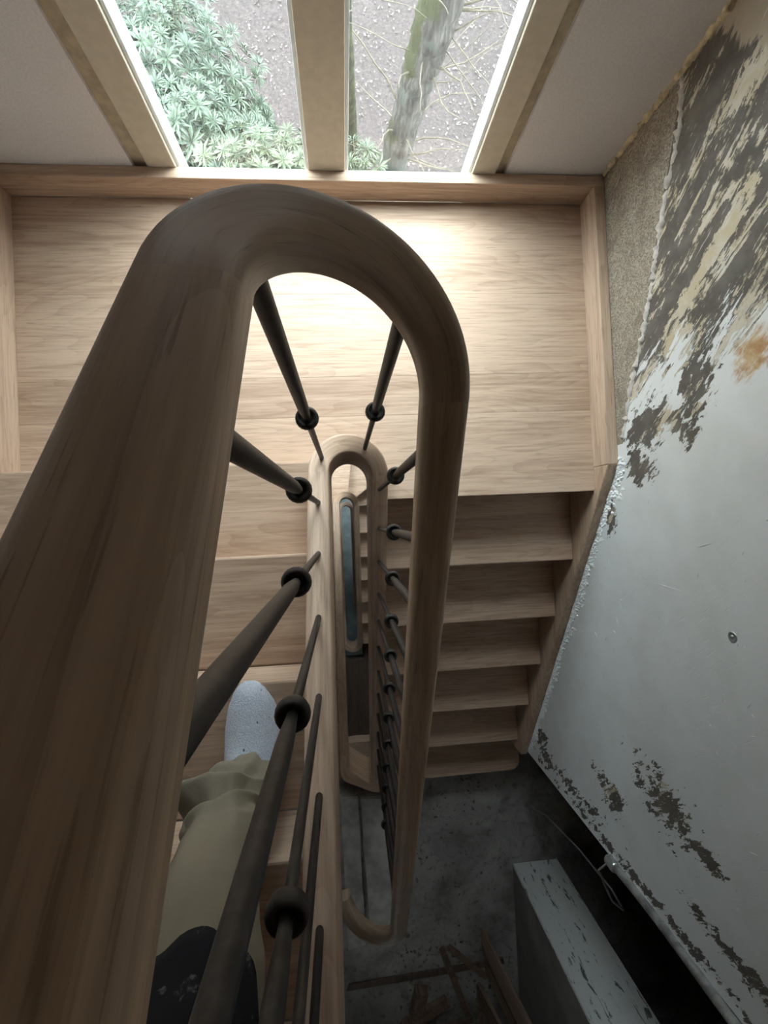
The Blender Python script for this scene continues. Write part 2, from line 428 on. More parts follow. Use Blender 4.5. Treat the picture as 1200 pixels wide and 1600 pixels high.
def added_hall_window():
    x0, x1, z0, z1 = HW
    t = struct(bpy.data.objects.new('window_4', None)); C.objects.link(t); t.location = ((x0+x1)/2, YR-.1, z0)
    for q in ((x0, x0+.05, z0, z1), (x1-.05, x1, z0, z1), (x0+.05, x1-.05, z0, z0+.05), (x0+.05, x1-.05, z1-.05, z1)):
        box('window_frame', q[0], q[1], YR-.13, YR-.07, q[2], q[3], M['frame'], t, .003)
    box('pane', x0+.05, x1-.05, YR-.102, YR-.098, z0+.05, z1-.05, M['glass'], t)
added_hall_window()

# ------------------------------------------------------------------ landing
def arc(r, a0, a1, n, cx=CX, cy=CY): return [(cx+r*math.cos(a0+(a1-a0)*i/n), cy+r*math.sin(a0+(a1-a0)*i/n)) for i in range(n+1)]
RO, RI = RW+.0275, RW-.0275
def notch_board(low, ytop, dz, t):
    low = [(XL, Y0)]+low+[(XR, Y0)]; bm = bmesh.new(); T = []; B = []
    for (x, y) in low:
        T.append((bm.verts.new((x, y, dz)), bm.verts.new((x, ytop, dz)))); B.append((bm.verts.new((x, y, dz-.04)), bm.verts.new((x, ytop, dz-.04))))
    for i in range(len(low)-1):
        if abs(low[i][0]-low[i+1][0]) > 1e-6:
            bm.faces.new((T[i][0], T[i+1][0], T[i+1][1], T[i][1])); bm.faces.new((B[i][0], B[i][1], B[i+1][1], B[i+1][0]))
            bm.faces.new((T[i][1], T[i+1][1], B[i+1][1], B[i][1]))
        bm.faces.new((T[i][0], B[i][0], B[i+1][0], T[i+1][0]))
    for q in (0, -1): bm.faces.new((T[q][0], T[q][1], B[q][1], B[q][0]))
    return from_bm('landing_board', bm, M['oak_x'], t)
def landing(dz, label):
    t = thing('stair_landing', label, 'landing', (0, .5, dz-.04))
    seams = [Y0, .335, .465, .735, 1.043]
    pts = [(XL, Y0), (CX-RO+.003, Y0)] + arc(RO-.003, PI, 0, 20) + [(CX+RO-.003, Y0), (XR, Y0), (XR, seams[1]), (XL, seams[1])]
    notch_board(pts[1:-3], seams[1], dz, t)
    for a, b in zip(seams[1:-1], seams[2:]): box('landing_board', XL, XR, a+.0004, b, dz-.04, dz, M['oak_x'], t, .0006, 1)
    box('riser', CX+RO, XR, Y0+.02, Y0+.04, dz-.17, dz-.04, M['oak_x'], t)
    box('landing_joist', XL, XR, .40, .46, dz-.22, dz-.04, M['old_wood'], t)
    return t
landing(0, 'wide pale oak half landing of four boards beneath the window')
landing(ST, 'unseen oak half landing one storey up, added to block light from above')  # out of view, added to hold back light from overhead
sk = thing('skirting_board', 'pale oak skirting board running below the window and round the landing', 'skirting', (0, 1.06, 0))
box('skirting_back', XWL, XWR, 1.043, YB, 0, .088, M['oak_x'], sk, .003)
box('skirting_side', XR, XWR, .139, 1.043, -.04, .0879, M['oak_y'], sk, .003)
box('skirting_side', XWL, XL, .139, 1.043, -.04, .0879, M['oak_y'], sk, .003)

# ------------------------------------------------------------------ flights
def up_flight():
    t = thing('stair_flight', 'oak stair flight climbing from the landing, under the socked foot', 'stair', (-.54, .17, 0))
    for k in range(1, 8):
        yn = Y1-(k-1)*GO; z = k*R_
        box('riser', XL, CX-RO+.003, yn-.040, yn-.020, z-R_, z-.034, M['oak_x'], t)
        box('tread', XL, CX-RO+.003, yn-GO-.019, yn, z-.034, z, M['oak_x'], t, .005, 2)
    yn = Y1-7*GO
    box('riser', XL, CX-RO+.003, yn-.040, yn-.020, 7*R_, 8*R_-.002, M['oak_x'], t)
    f = lambda y: .10+SL*(.139-y)+.02
    pts = [(.139, -.10), (.139, .1), (.10, .12+SL*.05)] + [(-1.58, f(-1.58)+.03), (-1.58, f(-1.58)-.33), (-.1, -.06)]
    prism('wall_string', pts, 'x', XWL+.001, XL, M['oak_y'], t)
    return t
uf = up_flight()
def down_flight():
    t = thing('stair_flight', 'oak stair flight going down from the landing beside the scraped wall', 'stair', (.5, -1.2, -1.19))
    for k in range(1, 7):
        yn = Y0-k*GO; z = -k*R_
        if k < 6:
            box('tread', CX+RO-.003, XR, yn, yn+GO+.019, z-.034, z, M['oak_x'], t, .005, 2)
        else:
            pts = [(CX+RO-.003, yn), (.862, yn)] + [(.862+.05*math.cos(a), yn+.05+.05*math.sin(a)) for a in (-PI/3, -PI/6, 0)] + [(.912, -1.237), (XR, -1.237), (XR, yn+GO+.019), (CX+RO-.003, yn+GO+.019)]
            prism('tread', pts, 'z', z-.034, z, M['oak_x'], t)
        box('riser', CX+RO-.003, XR, yn+.020, yn+.040, z-R_, z-.034, M['oak_x'], t)
    f = lambda y: .088+.655*(y-.139)
    pts = [(.139, .088), (.139, -.14), (-1.12, -1.10), (-1.252, -1.10), (-1.252, f(-1.252))]
    prism('wall_string', pts, 'x', XR, XWR-.001, M['oak_y'], t, .003)
    return t
df = down_flight()
o = copy_tree(df); o.location.z += ST; o['label'] = 'unseen oak stair flight overhead, added to block light above the well'  # unseen copy, added so less light falls from above
# flights of the storeys below, seen down the well
def lower_flight(n, first, drop, label):
    dz = -n*ST
    t = thing('stair_flight', label, 'stair', (-.54, .17, dz))
    for k in range(1, 8):
        yn = Y1-(k-1)*GO; z = k*R_+dz
        box('riser', XL, CX-RO+.003, yn-.040, yn-.020, z-R_, z-.034, M['oak_x'], t)
        box('tread', XL, CX-RO+.003, yn-GO-.019, yn, z-.034, z, M['oak_x'], t, .004, 1)
    return t
lower_flight(1, 0, 0, 'oak stair flight descending under the upper one to the winding steps')
lower_flight(2, 0, 0, 'lowest visible oak stair flight deep down in the well')
def winders(n, label):
    dz = -n*ST
    t = thing('winding_steps', label, 'stair', (0, .5, dz-.34))
    rect = lambda a: min(abs((XR-CX if math.cos(a) > 0 else CX-XL)/max(1e-6, abs(math.cos(a)))), abs((1.04-CY)/max(1e-6, abs(math.sin(a)))))
    for i, (a0, a1) in enumerate(((180, 128), (128, 82), (82, 38), (38, 0))):
        A = [math.radians(a0+(a1-a0)*q/8) for q in range(9)]
        pts = [(CX+(RO-.003)*math.cos(a), CY+(RO-.003)*math.sin(a)) for a in A] + [(CX+rect(a)*math.cos(a), CY+rect(a)*math.sin(a)) for a in A[::-1]]
        prism('winder_tread', pts, 'z', dz-.034-.113*i-.001, dz-.113*i, M['oak_x'], t)
    return t
winders(1, 'fan of oak winding steps at the turn one storey down')
def lower_right(n, label):
    zt = -n*ST-.34; zb = -1.19-n*ST; r = (zt-zb)/7
    t = thing('stair_flight', label, 'stair', (.5, -1.2, zb))
    for k in range(1, 7):
        yn = Y0+.05-k*GO; z = zt-k*r
        box('tread', CX+RO-.003, XR, yn, yn+GO+.019, z-.034, z, M['oak_x'], t, .004, 1)
        box('riser', CX+RO-.003, XR, yn+.020, yn+.040, z-r, z-.034, M['oak_x'], t)
    return t
lower_right(1, 'narrow oak flight below the winding steps, seen through the well')

# ------------------------------------------------------------------ well string: one closed string winding down the well
def rrect(wd, ht, r, n=4, top=0.):
    """rounded rectangle profile, top edge at vertical 0 + top"""
    out = []
    for (sx, sy, a0) in ((1, 0, 0), (-1, 0, 90), (-1, -1, 180), (1, -1, 270)):
        cxx = sx*(wd/2-r); cyy = -r if sy == 0 else -ht+r
        for i in range(n+1):
            a = math.radians(a0+90*i/n); out.append((cxx+r*math.cos(a), cyy+r*math.sin(a)+top))
    return out
sprof = rrect(.055, .30, .007, 3)
YN = -1.40
def straight(x, ya, za, yb, zb, n=12, nn=(1, 0)): return [((x, ya+(yb-ya)*i/n, za+(zb-za)*i/n), nn) for i in range(n+1)]
def turn(cy, a0, a1, z0, z1, s0=None, s1=None, n=28, sq=1.0, rx=RW, cx=CX):
    L = PI*RW; out = []
    for i in range(n+1):
        t = i/n; a = a0+(a1-a0)*t
        if s0 is None: z = z0+(z1-z0)*t
        else: z = (2*t**3-3*t**2+1)*z0+(t**3-2*t*t+t)*L*s0+(-2*t**3+3*t*t)*z1+(t**3-t*t)*L*s1
        ca, sa = math.cos(a), math.sin(a); k = 1.0 if sq == 1 else (abs(ca)**(2/sq)+abs(sa)**(2/sq))**(-sq/2)
        out.append(((cx+rx*ca*k, cy+rx*sa*k, z), (ca*k, sa*k)))
    return out
ws = thing('well_string', 'slim pale oak string winding round the narrow stair well', 'stair string', (CX, CY, -1.3))
zl = lambda y, n: .34-SL*y-n*ST
zr0 = lambda y: -.03+SL*y
seq = []
for n in range(3):
    a = zl(YN, n); b = zl(CY, n)
    if n == 0: c, d = zr0(CY), zr0(YN)
    elif n == 1: c, d = -2.55-.27, -3.70
    else: c, d = b-.19, b-.19-SL*(CY-YN)
    if n == 0: seq.append(straight(CX-RW, -1.56, zl(-1.56, 0), CY, b, 12, (-1, 0)))
    else: seq.append(straight(CX-RW, YN, a, CY, b, 12, (-1, 0)))
    seq.append(turn(CY, PI, 0, b, c, -SL, -SL if n != 1 else -.6))
    seq.append(straight(CX+RW, CY, c, YN, d, 12, (1, 0)))
    if n < 2: seq.append(turn(YN, 0, -PI, d, zl(YN, n+1), -SL, -SL, 28, .35 if n == 0 else 1.0))
u = 0.
for i, st in enumerate(seq):
    sweep('string_section', st, sprof, M['oak_sweep'], ws, True, uv0=i*1.7)

# ------------------------------------------------------------------ balustrade
rail = lambda: None
def railprof(wd=.052, ht=.050, rt=.019, rb=.009):
    out = []
    for (sx, top, a0) in ((1, 1, 0), (-1, 1, 90), (-1, 0, 180), (1, 0, 270)):
        r = rt if top else rb; cx = sx*(wd/2-r); cy = ht/2-r if top else -ht/2+r; n = 8 if top else 4
        for i in range(n+1):
            a = math.radians(a0+90*i/n); out.append((cx+r*math.cos(a), cy+r*math.sin(a)))
    return out
bal = thing('stair_balustrade', 'oak handrail curling over the well on black iron balusters', 'railing', (CX, CY, 0))
zL = lambda y: 1.335-.70*y
RXL, RXR = -.070, .115             # rail centre lines
zR = lambda y: 1.000+SL*(y-.141)
YC, YE = .127, -1.31
rp = railprof()
hr = sweep('handrail', straight(RXL, -1.60, zL(-1.60), YC-.012, zL(YC-.012), 20, (-1, 0)), rp, M['oak_rail'], bal)
far = [((RXL, YC-.012, zL(YC-.012)), (-1, 0))] + turn(YC, PI, 0, zL(YC), zR(YC), -.82, -.70, 40, rx=(RXR-RXL)/2, cx=(RXR+RXL)/2) + [((RXR, YC-.008, zR(YC-.008)), (1, 0))]
sweep('rail_wreath', far, rp, M['oak_wreath'], hr, uv0=5.3)
sweep('handrail', straight(CX+RW, YC-.008, zR(YC-.008), YE, zR(YE), 20, (1, 0)), rp, M['oak_rail'], bal, uv0=9.1)
near = turn(YE, 0, -PI, zR(YE), zR(YE)-.19, -SL, -SL, 28)
near = near[:-2]
sweep('rail_wreath', near, rp, M['oak_wreath'], hr, uv0=12.4)
def knuckle_mesh():
    pr = [(.0060, -.013), (.0100, -.0128), (.0150, -.0110), (.0185, -.0068), (.0200, -.0010), (.0196, .0045), (.0175, .0090), (.0150, .0105), (.0130, .0095), (.0118, .0065), (.0105, .0055), (.0080, .0060)]
    return lathe_mesh('knuckle', pr, 18)
KM = knuckle_mesh(); KM.materials.append(M['iron'])
def baluster(x, y, z0, z1):
    b = bpy.data.objects.new('baluster', None)
    hk = .50*(z1-z0)/1.0
    pr = [(.0065, -.012), (.0062, hk-.02), (.0062, hk), (.0064, hk+.015), (.0078, hk+.04), (.0090, hk+.075), (.0088, z1-z0-.03), (.0075, z1-z0)]
    me = lathe_mesh('baluster', pr, 14); me.materials.append(M['iron'])
    o = bpy.data.objects.new('baluster', me); C.objects.link(o); o.parent = bal
    o.location = Vector((x, y, z0))-bal.location
    k = bpy.data.objects.new('knuckle', KM); C.objects.link(k); k.parent = o; k.location = (0, 0, hk)
bpy.data.objects
def on_turn(ang): return CX+RW*math.cos(ang), CY+RW*math.sin(ang)
for i, y in enumerate([.047, -.078, -.210, -.346, -.484, -.629, -.765, -.90, -1.04, -1.18, -1.32, -1.46]):
    baluster(CX-RW, y, zl(y, 0), zL(y)-.018)
def z_on(st, ang):
    best = min(st, key=lambda q: abs(math.atan2(q[1][1], q[1][0])-ang)); return best[0][2]
for (x, y) in ((-.0549, .173), (.0655, .204)):
    ang = math.atan2(y-CY, x-CX); xx, yy = on_turn(ang)
    baluster(xx, yy, z_on(seq[1], ang), z_on(far[1:-1], ang)-.018)
for y in [.091, -.035, -.155, -.283, -.401, -.527, -.655, -.785, -.91, -1.035, -1.16, -1.285]:
    baluster(CX+RW, y, zr0(y), zR(y)-.018)

# ------------------------------------------------------------------ details on the scraped wall
rn = random.Random(4)
def foam(name, pts, r, seed, mat, parent, flat=1.):
    rr = random.Random(seed); P = []; Rr = []
    for i in range(len(pts)-1):
        a, b = Vector(pts[i]), Vector(pts[i+1]); n = max(2, int((b-a).length/.008))
        for k in range(n):
            P.append(a.lerp(b, k/n)+Vector((rr.uniform(-1, 1)*r*.2, rr.uniform(-1, 1)*r*.25, 0))); Rr.append(r*rr.uniform(.55, 1.25))
    return tube(name, P, Rr, mat, parent, 8, True, .5, seed)
foam('foam_seam', [(XWR-.001, YB-.001, .092), (XWR-.001, YB-.001, .62)], .011, 3, M['foam'], wr)
foam('foam_seam', [(XWR+.004, YB+.0, .62), (XWR, YB-.001, 2.9)], .008, 4, M['foam'], wr)
foam('plaster_ridge', [(XWR+.004, 1.066, .433), (XWR+.004, .949, .416), (XWR+.004, .842, .362), (XWR+.004, .642, .291), (XWR+.004, .502, .238), (XWR+.004, .355, .166), (XWR+.004,   .207, .112)], .011, 9, M['plaster_ridge'], wr)
# crumbs of plaster left along the wall string
def crumbs():
    bm = bmesh.new(); rr = random.Random(12)
    for i in range(900):
        y = rr.uniform(-1.22, .16); f = .088+.655*(y-.139) if y < .139 else .088
        wob = .5+.5*math.sin(y*23)*math.sin(y*9+1); z = f+.002+abs(rr.gauss(0, .010+.018*wob)); s = rr.uniform(.003, .012)
        c = Vector((XWR, y, z)); n = rr.randint(4, 6)
        ring = [c+Vector((-.0005, s*rr.uniform(.5, 1.3)*math.cos(2*PI*k/n), s*rr.uniform(.6, 1.8)*math.sin(2*PI*k/n))) for k in range(n)]
        tip = bm.verts.new(c+Vector((-rr.uniform(.002, .007), 0, 0))); vs = [bm.verts.new(q) for q in ring]
        for k in range(n): bm.faces.new((vs[k], vs[(k+1) % n], tip))
    o = from_bm('plaster_crumbs', bm, plain('white_plaster_crumb', (.82,.85,.86), .7, .10, 90, .2), wr); stuff(o)
crumbs()
def scratches():
    bm = bmesh.new(); rr = random.Random(31)
    L = [((-.223, .223), (-.231, .348)), ((-.110, .400), (-.096, .452)), ((-.30, .05), (-.345, .07)), ((-.36, .03), (-.40, .045)), ((-.80, .50), (-.79, .53))]
    for i in range(70):
        y = rr.uniform(-1.1, .05); z = rr.uniform(max(-.5, .75*y+.08), .75); a = rr.choice((.5, .9, 2.3))+rr.uniform(-.4, .4); q = rr.uniform(.004, .03)*rr.random()+.003
        L.append(((y, z), (y+q*math.cos(a), z+q*math.sin(a))))
    for (a, b) in L:
        a = Vector((XWR-.0004, *a)); b = Vector((XWR-.0004, *b)); d = (b-a).normalized(); n = Vector((0, -d.z, d.y)); w_ = rr.uniform(.0012, .0030); m = a.lerp(b, rr.uniform(.35, .65))
        v = [bm.verts.new(p) for p in (a, m+n*w_, b, m-n*w_*.6, m+Vector((-.0014, 0, 0)))]
        for k in range(4): bm.faces.new((v[k], v[(k+1) % 4], v[4]))
    stuff(from_bm('paint_scratches', bm, plain('bare_scratched_plaster', (.84,.86,.86), .7, .12, 60, .1), wr))
scratches()
# screw plug in the wall
pl = lathe_mesh('screw_plug', [(.013, 0), (.013, .0015), (.010, .0025), (.007, .001), (.0045, .001), (.004, .003), (.0015, .004)], 14)
o = link('screw_plug', pl, M['metal'], wr); o.rotation_euler = (0, -PI/2, 0); o.location = (XWR+.0002, -.313, .492)
# conduit pipe on the wall end
cp = thing('conduit_pipe', 'bright dented metal pipe on the vertical edge of the scraped wall', 'pipe', (.872, -1.232, -.06))
P = [(.873+.004*math.sin(z*9), -1.236+.003*math.cos(z*7), z) for z in [-.06+.04*i for i in range(25)]]
tube('pipe', P, .013, M['metal'], cp, 14)
tube('coupling', [(.873, -1.236, -.075), (.873, -1.236, -.068), (.873, -1.236, -.03), (.873, -1.236, -.022)], [.014, .019, .019, .014], M['metal'], cp, 14)
tag(tube('loose_cable', [(.868, -1.250, -.07), (.86, -1.31, -.12), (.90, -1.42, -.11), (.97, -1.50, -.16), (1.02, -1.56, -.32), (1.03, -1.60, -.60), (1.02, -1.66, -.95), (1.00, -1.75, -1.186)], .004, M['cable']), 'thin grey cable dangling from the metal pipe into the doorway', 'cable')

# ------------------------------------------------------------------ things on the hall floor
def plank(name, c, size, rotz, mat, label, cat='board', tilt=None, seed=0, group=None):
    rr = random.Random(seed); L, Wd, T = size
    bm = bmesh.new(); n = 10; rows = []
    for i in range(n+1):
        x = -L/2+L*i/n; a = Wd/2*(1+rr.uniform(-.05, .05)); b = Wd/2*(1+rr.uniform(-.05, .05))
        ex = rr.uniform(-.02, .02)*L if i in (0, n) else 0
        rows.append([bm.verts.new((x+ex, -a, 0)), bm.verts.new((x-ex, b, 0)), bm.verts.new((x-ex, b, T)), bm.verts.new((x+ex, -a, T))])
    for i in range(n):
        for k in range(4): bm.faces.new((rows[i][k], rows[i][(k+1) % 4], rows[i+1][(k+1) % 4], rows[i+1][k]))
    bm.faces.new(rows[0]); bm.faces.new(rows[n][::-1])
    bmesh.ops.bevel(bm, geom=[e for e in bm.edges if e.calc_face_angle(0) > .8], offset=.002, segments=1, affect='EDGES')
    o = from_bm(name, bm, mat); o.location = c
    o.rotation_euler = (0, 0, rotz) if tilt is None else tilt
    return tag(o, label, cat, group)
ZF = -1.19
plank('floor_plank', (-.040, -2.02, ZF), (.84, .10, .025), PI/2+.01, M['grey_board'], 'narrow grey plank on the hall floor, left of the dark gap, at the well', seed=1)
plank('floor_plank', (.100, -2.02, ZF), (.82, .135, .028), PI/2+.035, M['grey_board'], 'wider dusty grey plank on the hall floor, right of the dark gap', seed=2)
# boards leaning against the pier
for i, (x, y, L, wd, tl, lab) in enumerate(((.70, -2.50, 1.25, .12, .14, 'wide brown board leaning against the flaking pier'), (.715, -2.66, 1.05, .08, .15, 'narrow brown board leaning next to the wide one at the pier'), (.66, -2.80, .80, .10, .24, 'short brown board leaning furthest from the doorway'))):
    rot = Matrix.Rotation(tl, 3, 'Y')
    o = box('leaning_board', -.011, .011, -wd/2, wd/2, 0, L, M['brown_board'], None, .002, 1)
    o.rotation_euler = (0, tl, 0); o.location = (x, y, ZF+.004)
    tag(o, lab, 'board')
rr = random.Random(21)
deb = ['long splintered lath on the dusty hall floor', 'short dark offcut beside the splintered lath', 'pale broken lath pointing at the pier', 'thick stub of old timber on the hall floor', 'thin dark strip of wood among the rubble', 'small square offcut in the rubble', 'crooked brown lath under the leaning boards']
for i, (x, y, L, wd, T, a) in enumerate(((.52, -2.72, .42, .035, .02, 1.9), (.38, -2.86, .20, .06, .03, .4), (.60, -2.62, .30, .03, .015, 2.4), (.30, -2.80, .16, .07, .06, 1.3), (.44, -2.98, .36, .03, .02, .2), (.22, -2.95, .10, .08, .03, .8), (.66, -2.92, .30, .04, .02, 1.5))):
    plank('timber_offcut', (x, y, ZF), (L, wd, T), a, M['brown_board'], deb[i], 'offcut', seed=30+i)
def rubble():
    bm = bmesh.new(); rr = random.Random(8)
    for i in range(900):
        y = rr.uniform(-3.2, -1.55); x = rr.uniform(.18, .86)
        if y > -2.5 and rr.random() < .75: continue
        s = rr.uniform(.003, .012)*(1.5 if rr.random() < .1 else 1)
        m = Matrix.Translation((x, y, ZF+s*.25)) @ Matrix.Rotation(rr.uniform(0, 6), 4, 'Z') @ Matrix.Diagonal((s*rr.uniform(.6, 2.4), s, s*.6, 1))
        bmesh.ops.create_icosphere(bm, subdivisions=1, radius=.6, matrix=m)
    o = from_bm('floor_rubble', bm, plain('dusty_rubble', (.17,.155,.14), .9, .5, 12, .2)); stuff(o)
    tag(o, 'scattered crumbs of plaster and dust on the dark hall floor', 'rubble')
rubble()
plank('floor_seam_strip', (.36, -2.66, ZF), (.92, .035, .009), .04, M['old_wood'], 'thin dark strip standing for the seam line across the hall floor', seed=60)  # thin raised strip put in for the floor's dark seam line
plank('timber_step', (.02, -2.53, -1.19-ST), (1.1, .16, .16), 0.02, M['oak_x'], 'rough timber step on the dark floor far down the well', 'step', seed=50)

# ------------------------------------------------------------------ person: one leg in view
def cloth(name, base, rough, weave):
    g = G(name); a = g.noise(g.obj(), weave, 2); b = g.noise(g.obj(), 9, 4)
    c = g.mix(b, tuple(x*.8 for x in base), tuple(min(1, x*1.12) for x in base))
    c = g.mix(g.m('MULTIPLY', a, .25), c, tuple(x*.7 for x in base))
    return g.out(c, rough, g.bump(a, .25, .002), spec=.2)
M['trouser'] = cloth('beige_work_cloth', (.30,.27,.21), .9, 420)
def patch():
    g = G('dark_knee_pad_cloth'); a = g.noise(g.obj(), 400, 2); b = g.noise(g.obj(), 38, 4, .7)
    c = g.mix(g.step(b, .58, .70), (.020,.021,.027), (.20,.21,.23))
    return g.out(c, .9, g.bump(a, .3, .002), spec=.2)
M['patch'] = patch()
def knit():
    g = G('pale_blue_knit_sock'); a = g.noise(g.obj(), 330, 3, .7); b = g.noise(g.obj(), 90, 2)
    c = g.mix(g.step(a, .35, .65), (.50,.56,.68), (.68,.73,.82))
    c = g.mix(g.step(b, .70, .76), c, (.14,.16,.21))
    return g.out(c, .95, g.bump(a, .8, .004), spec=.1)
M['sock'] = knit()
def loft(name, rings, mat, parent, sub=1, close=True):
    n = len(rings[0]); verts = [v for r in rings for v in r]; faces = []
    for i in range(len(rings)-1):
        for k in range(n): faces.append((i*n+k, i*n+(k+1) % n, (i+1)*n+(k+1) % n, (i+1)*n+k))
    if close: faces.append(tuple(range(n))[::-1]); faces.append(tuple(range((len(rings)-1)*n, len(rings)*n)))
    me = bpy.data.meshes.new(name); me.from_pydata(verts, [], faces)
    bm = bmesh.new(); bm.from_mesh(me); bmesh.ops.recalc_face_normals(bm, faces=bm.faces); bm.to_mesh(me); bm.free()
    for f in me.polygons: f.use_smooth = True
    o = link(name, me, mat, parent)
    if sub: md = o.modifiers.new('sub', 'SUBSURF'); md.levels = sub; md.render_levels = sub
    return o
def interp(tab, t):
    for a, b in zip(tab, tab[1:]):
        if t <= b[0]:
            q = (t-a[0])/(b[0]-a[0]); q = q*q*(3-2*q)*.5+q*.5
            return [x+(y-x)*q for x, y in zip(a[1:], b[1:])]
    return list(tab[-1][1:])
per = thing('person', 'person in beige work trousers and pale blue sock standing on a stair tread', 'person', (-.21, -.48, .51))
# foot (toe points to the landing), rings along y
def foot(dx, dy, dz):
    tab = [(-.585, .030, .028, .030), (-.57, .044, .050, .046), (-.53, .050, .075, .062), (-.49, .050, .085, .068), (-.45, .058, .060, .052), (-.41, .057, .046, .040), (-.37, .048, .037, .032), (-.345, .036, .030, .026), (-.329, .023, .023, .021), (-.322, .010, .012, .018)]
    rings = []
    for i in range(27):
        y = -.585+(.263)*i/26; hw, hh, cz = interp(tab, y); r = []
        for k in range(22):
            a = 2*PI*k/22; px = hw*math.cos(a); pz = hh*math.sin(a)
            z = max(.5005+dz, .51+dz+cz-.012+pz) 
            lean = .012*math.sin((y+.585)/.263*PI)*(1 if dx == 0 else -1)
            j = .0016*mnoise.noise(Vector((px*60, y*60, pz*60)))
            r.append((-.211+dx+px+lean+j, y+dy, max(.511+dz, z)))
        rings.append(r)
    return loft('sock', rings, M['sock'], per, 1)
foot(0, 0, 0)
def leg(axis, rad, seed, name='trousers', ztop=1.42, zbot=.575, n=150):
    rings = []
    for i in range(n):
        z0 = zbot+(ztop-zbot)*i/(n-1); z = z0; x, y, rx, ry = interp(axis, z); r = []
        for k in range(72):
            z = z0; a = 2*PI*k/72; ca, sa = math.cos(a), math.sin(a)
            fold = max(0, 1-abs(z-.695)/.075)**.7
            # bunched cloth above the cuff: slanting folds
            ph = z+.034*math.sin(a+seed)+.014*math.sin(2*a+1.3)+.006*mnoise.noise(Vector((ca*2, sa*2, z*12)))
            sh = 1-2*abs(math.sin(ph*62))
            d = fold*(.016*sh+.008*math.sin(ph*120+a*2))
            d += .022*math.exp(-((z-.690)/.022)**2)*max(0, -ca)**1.5-.014*math.exp(-((z-.730)/.014)**2)*max(0, -ca)
            d += .007*mnoise.noise(Vector((ca*1.8+seed, sa*1.8, z*9)))*(1.2 if z < .9 else .8)
            d += .005*mnoise.noise(Vector((ca*3+seed, sa*3, z*20)))
            d += .004*math.sin(z*34+a*1.5)*max(0, sa)
            if z < .60: d += .0020*math.sin(a*36); d -= .004*max(0, 1-abs(z-.603)/.006)
            z += .034*ca*max(0, 1-(z-.575)/.12)+.012*(-sa)*max(0, 1-(z-.575)/.12)
            r.append((x+(rx+d)*ca, y+(ry+d)*sa, z))
        rings.append(r)
    return rings
ax = [(.575, -.205, -.488, .060, .054), (.61, -.207, -.488, .060, .056), (.68, -.220, -.490, .066, .064), (.74, -.214, -.496, .064, .068), (.80, -.209, -.500, .067, .073), (.90, -.196, -.508, .070, .078), (.98, -.186, -.520, .074, .084), (1.10, -.195, -.565, .080, .088), (1.25, -.215, -.650, .090, .095), (1.42, -.235, -.745, .098, .10)]
rg = leg(ax, 0, 2.2)
tr = loft('trousers', rg, M['trouser'], per, 1)
# sewn-on knee pad: a shell over the front of the knee
def pad():
    verts = []; faces = []; nr = 26; ks = list(range(-6, 43)); n = len(rg)
    def surf(k, z):
        t = (z-.575)/(1.42-.575)*(n-1); i = min(n-2, max(0, int(t))); q = t-i; kk = k % 72
        p = Vector(rg[i][kk]).lerp(Vector(rg[i+1][kk]), q); x, y, rx, ry = interp(ax, z)
        return p+(p-Vector((x, y, p.z))).normalized()*.004
    for k in ks:
        a = 2*PI*k/72; f = max(0, math.cos(a-PI*.40)); zb = 1.055-.085*f**.7+.004*math.sin(k*.7)
        for i in range(nr+1): verts.append(surf(k, zb+(1.30-zb)*i/nr))
    m = nr+1
    for c in range(len(ks)-1):
        for i in range(nr): faces.append((c*m+i, (c+1)*m+i, (c+1)*m+i+1, c*m+i+1))
    me = bpy.data.meshes.new('knee_pad'); me.from_pydata(verts, [], faces)
    for f in me.polygons: f.use_smooth = True
    o = link('knee_pad', me, M['patch'], per); md = o.modifiers.new('solid', 'SOLIDIFY'); md.thickness = .004; md.offset = 0
    o['label'] = 'black knee pad with pale scuffs'
pad()

# ------------------------------------------------------------------ garden outside
ZG = -5.8
def soil():
    g = G('leaf_strewn_soil'); a = g.noise(g.obj(), 1.1, 6, .65); b = g.noise(g.obj(), 22, 5, .75); v = g.vor(g.obj(), 34)
    c = g.ramp(b, [(.30, (.013,.0095,.0095)), (.5, (.026,.020,.020)), (.68, (.05,.04,.039))])
    c = g.mix(g.m('MULTIPLY', g.step(a, .5, .72), .5), c, (.02,.0165,.014))
    c = g.mix(g.m('MULTIPLY', g.step(v[0], .22, .1), .35), c, (.06,.046,.042))
    return g.out(c, .95, g.bump(b, .8, .03))
M['soil'] = soil()
def garden():
    bm = bmesh.new(); n = 44
    for i in range(n+1):
        for j in range(n+1):
            x = -22+44*i/n; y = YB+.3+22*j/n
            bm.verts.new((x, y, ZG+.10*mnoise.noise(Vector((x*.7, y*.7, 0)))+max(0, y-9.5)*.65))  # far ground rises as an unseen bank, added to cut low sky light
    bm.verts.ensure_lookup_table()
    for i in range(n):
        for j in range(n):
            a = i*(n+1)+j; bm.faces.new((bm.verts[a], bm.verts[a+n+1], bm.verts[a+n+2], bm.verts[a+1]))
    return struct(from_bm('garden_ground', bm, M['soil'], None, True))
garden()
struct(box('garden_ground_rear', -22, 22, -24, YR-.2, ZG-.2, ZG, M['soil']))
def leafmat(name, a, b):
    g = G(name); n = g.noise(g.obj(), 2.2, 3); m = g.noise(g.obj(), 17, 2)
    c = g.mix(g.step(g.m('ADD', g.m('MULTIPLY', n, .6), g.m('MULTIPLY', m, .4)), .36, .64), a, b)
    g.out(c, .45, None, 0, .5)
    return g.mat
M['leaf'] = leafmat('evergreen_leaf', (.012,.026,.016), (.042,.066,.040))
M['leaf2'] = leafmat('fresh_green_leaf', (.020,.034,.018), (.06,.078,.042))
M['litter'] = leafmat('dry_fallen_leaf', (.022,.016,.015), (.065,.052,.047))
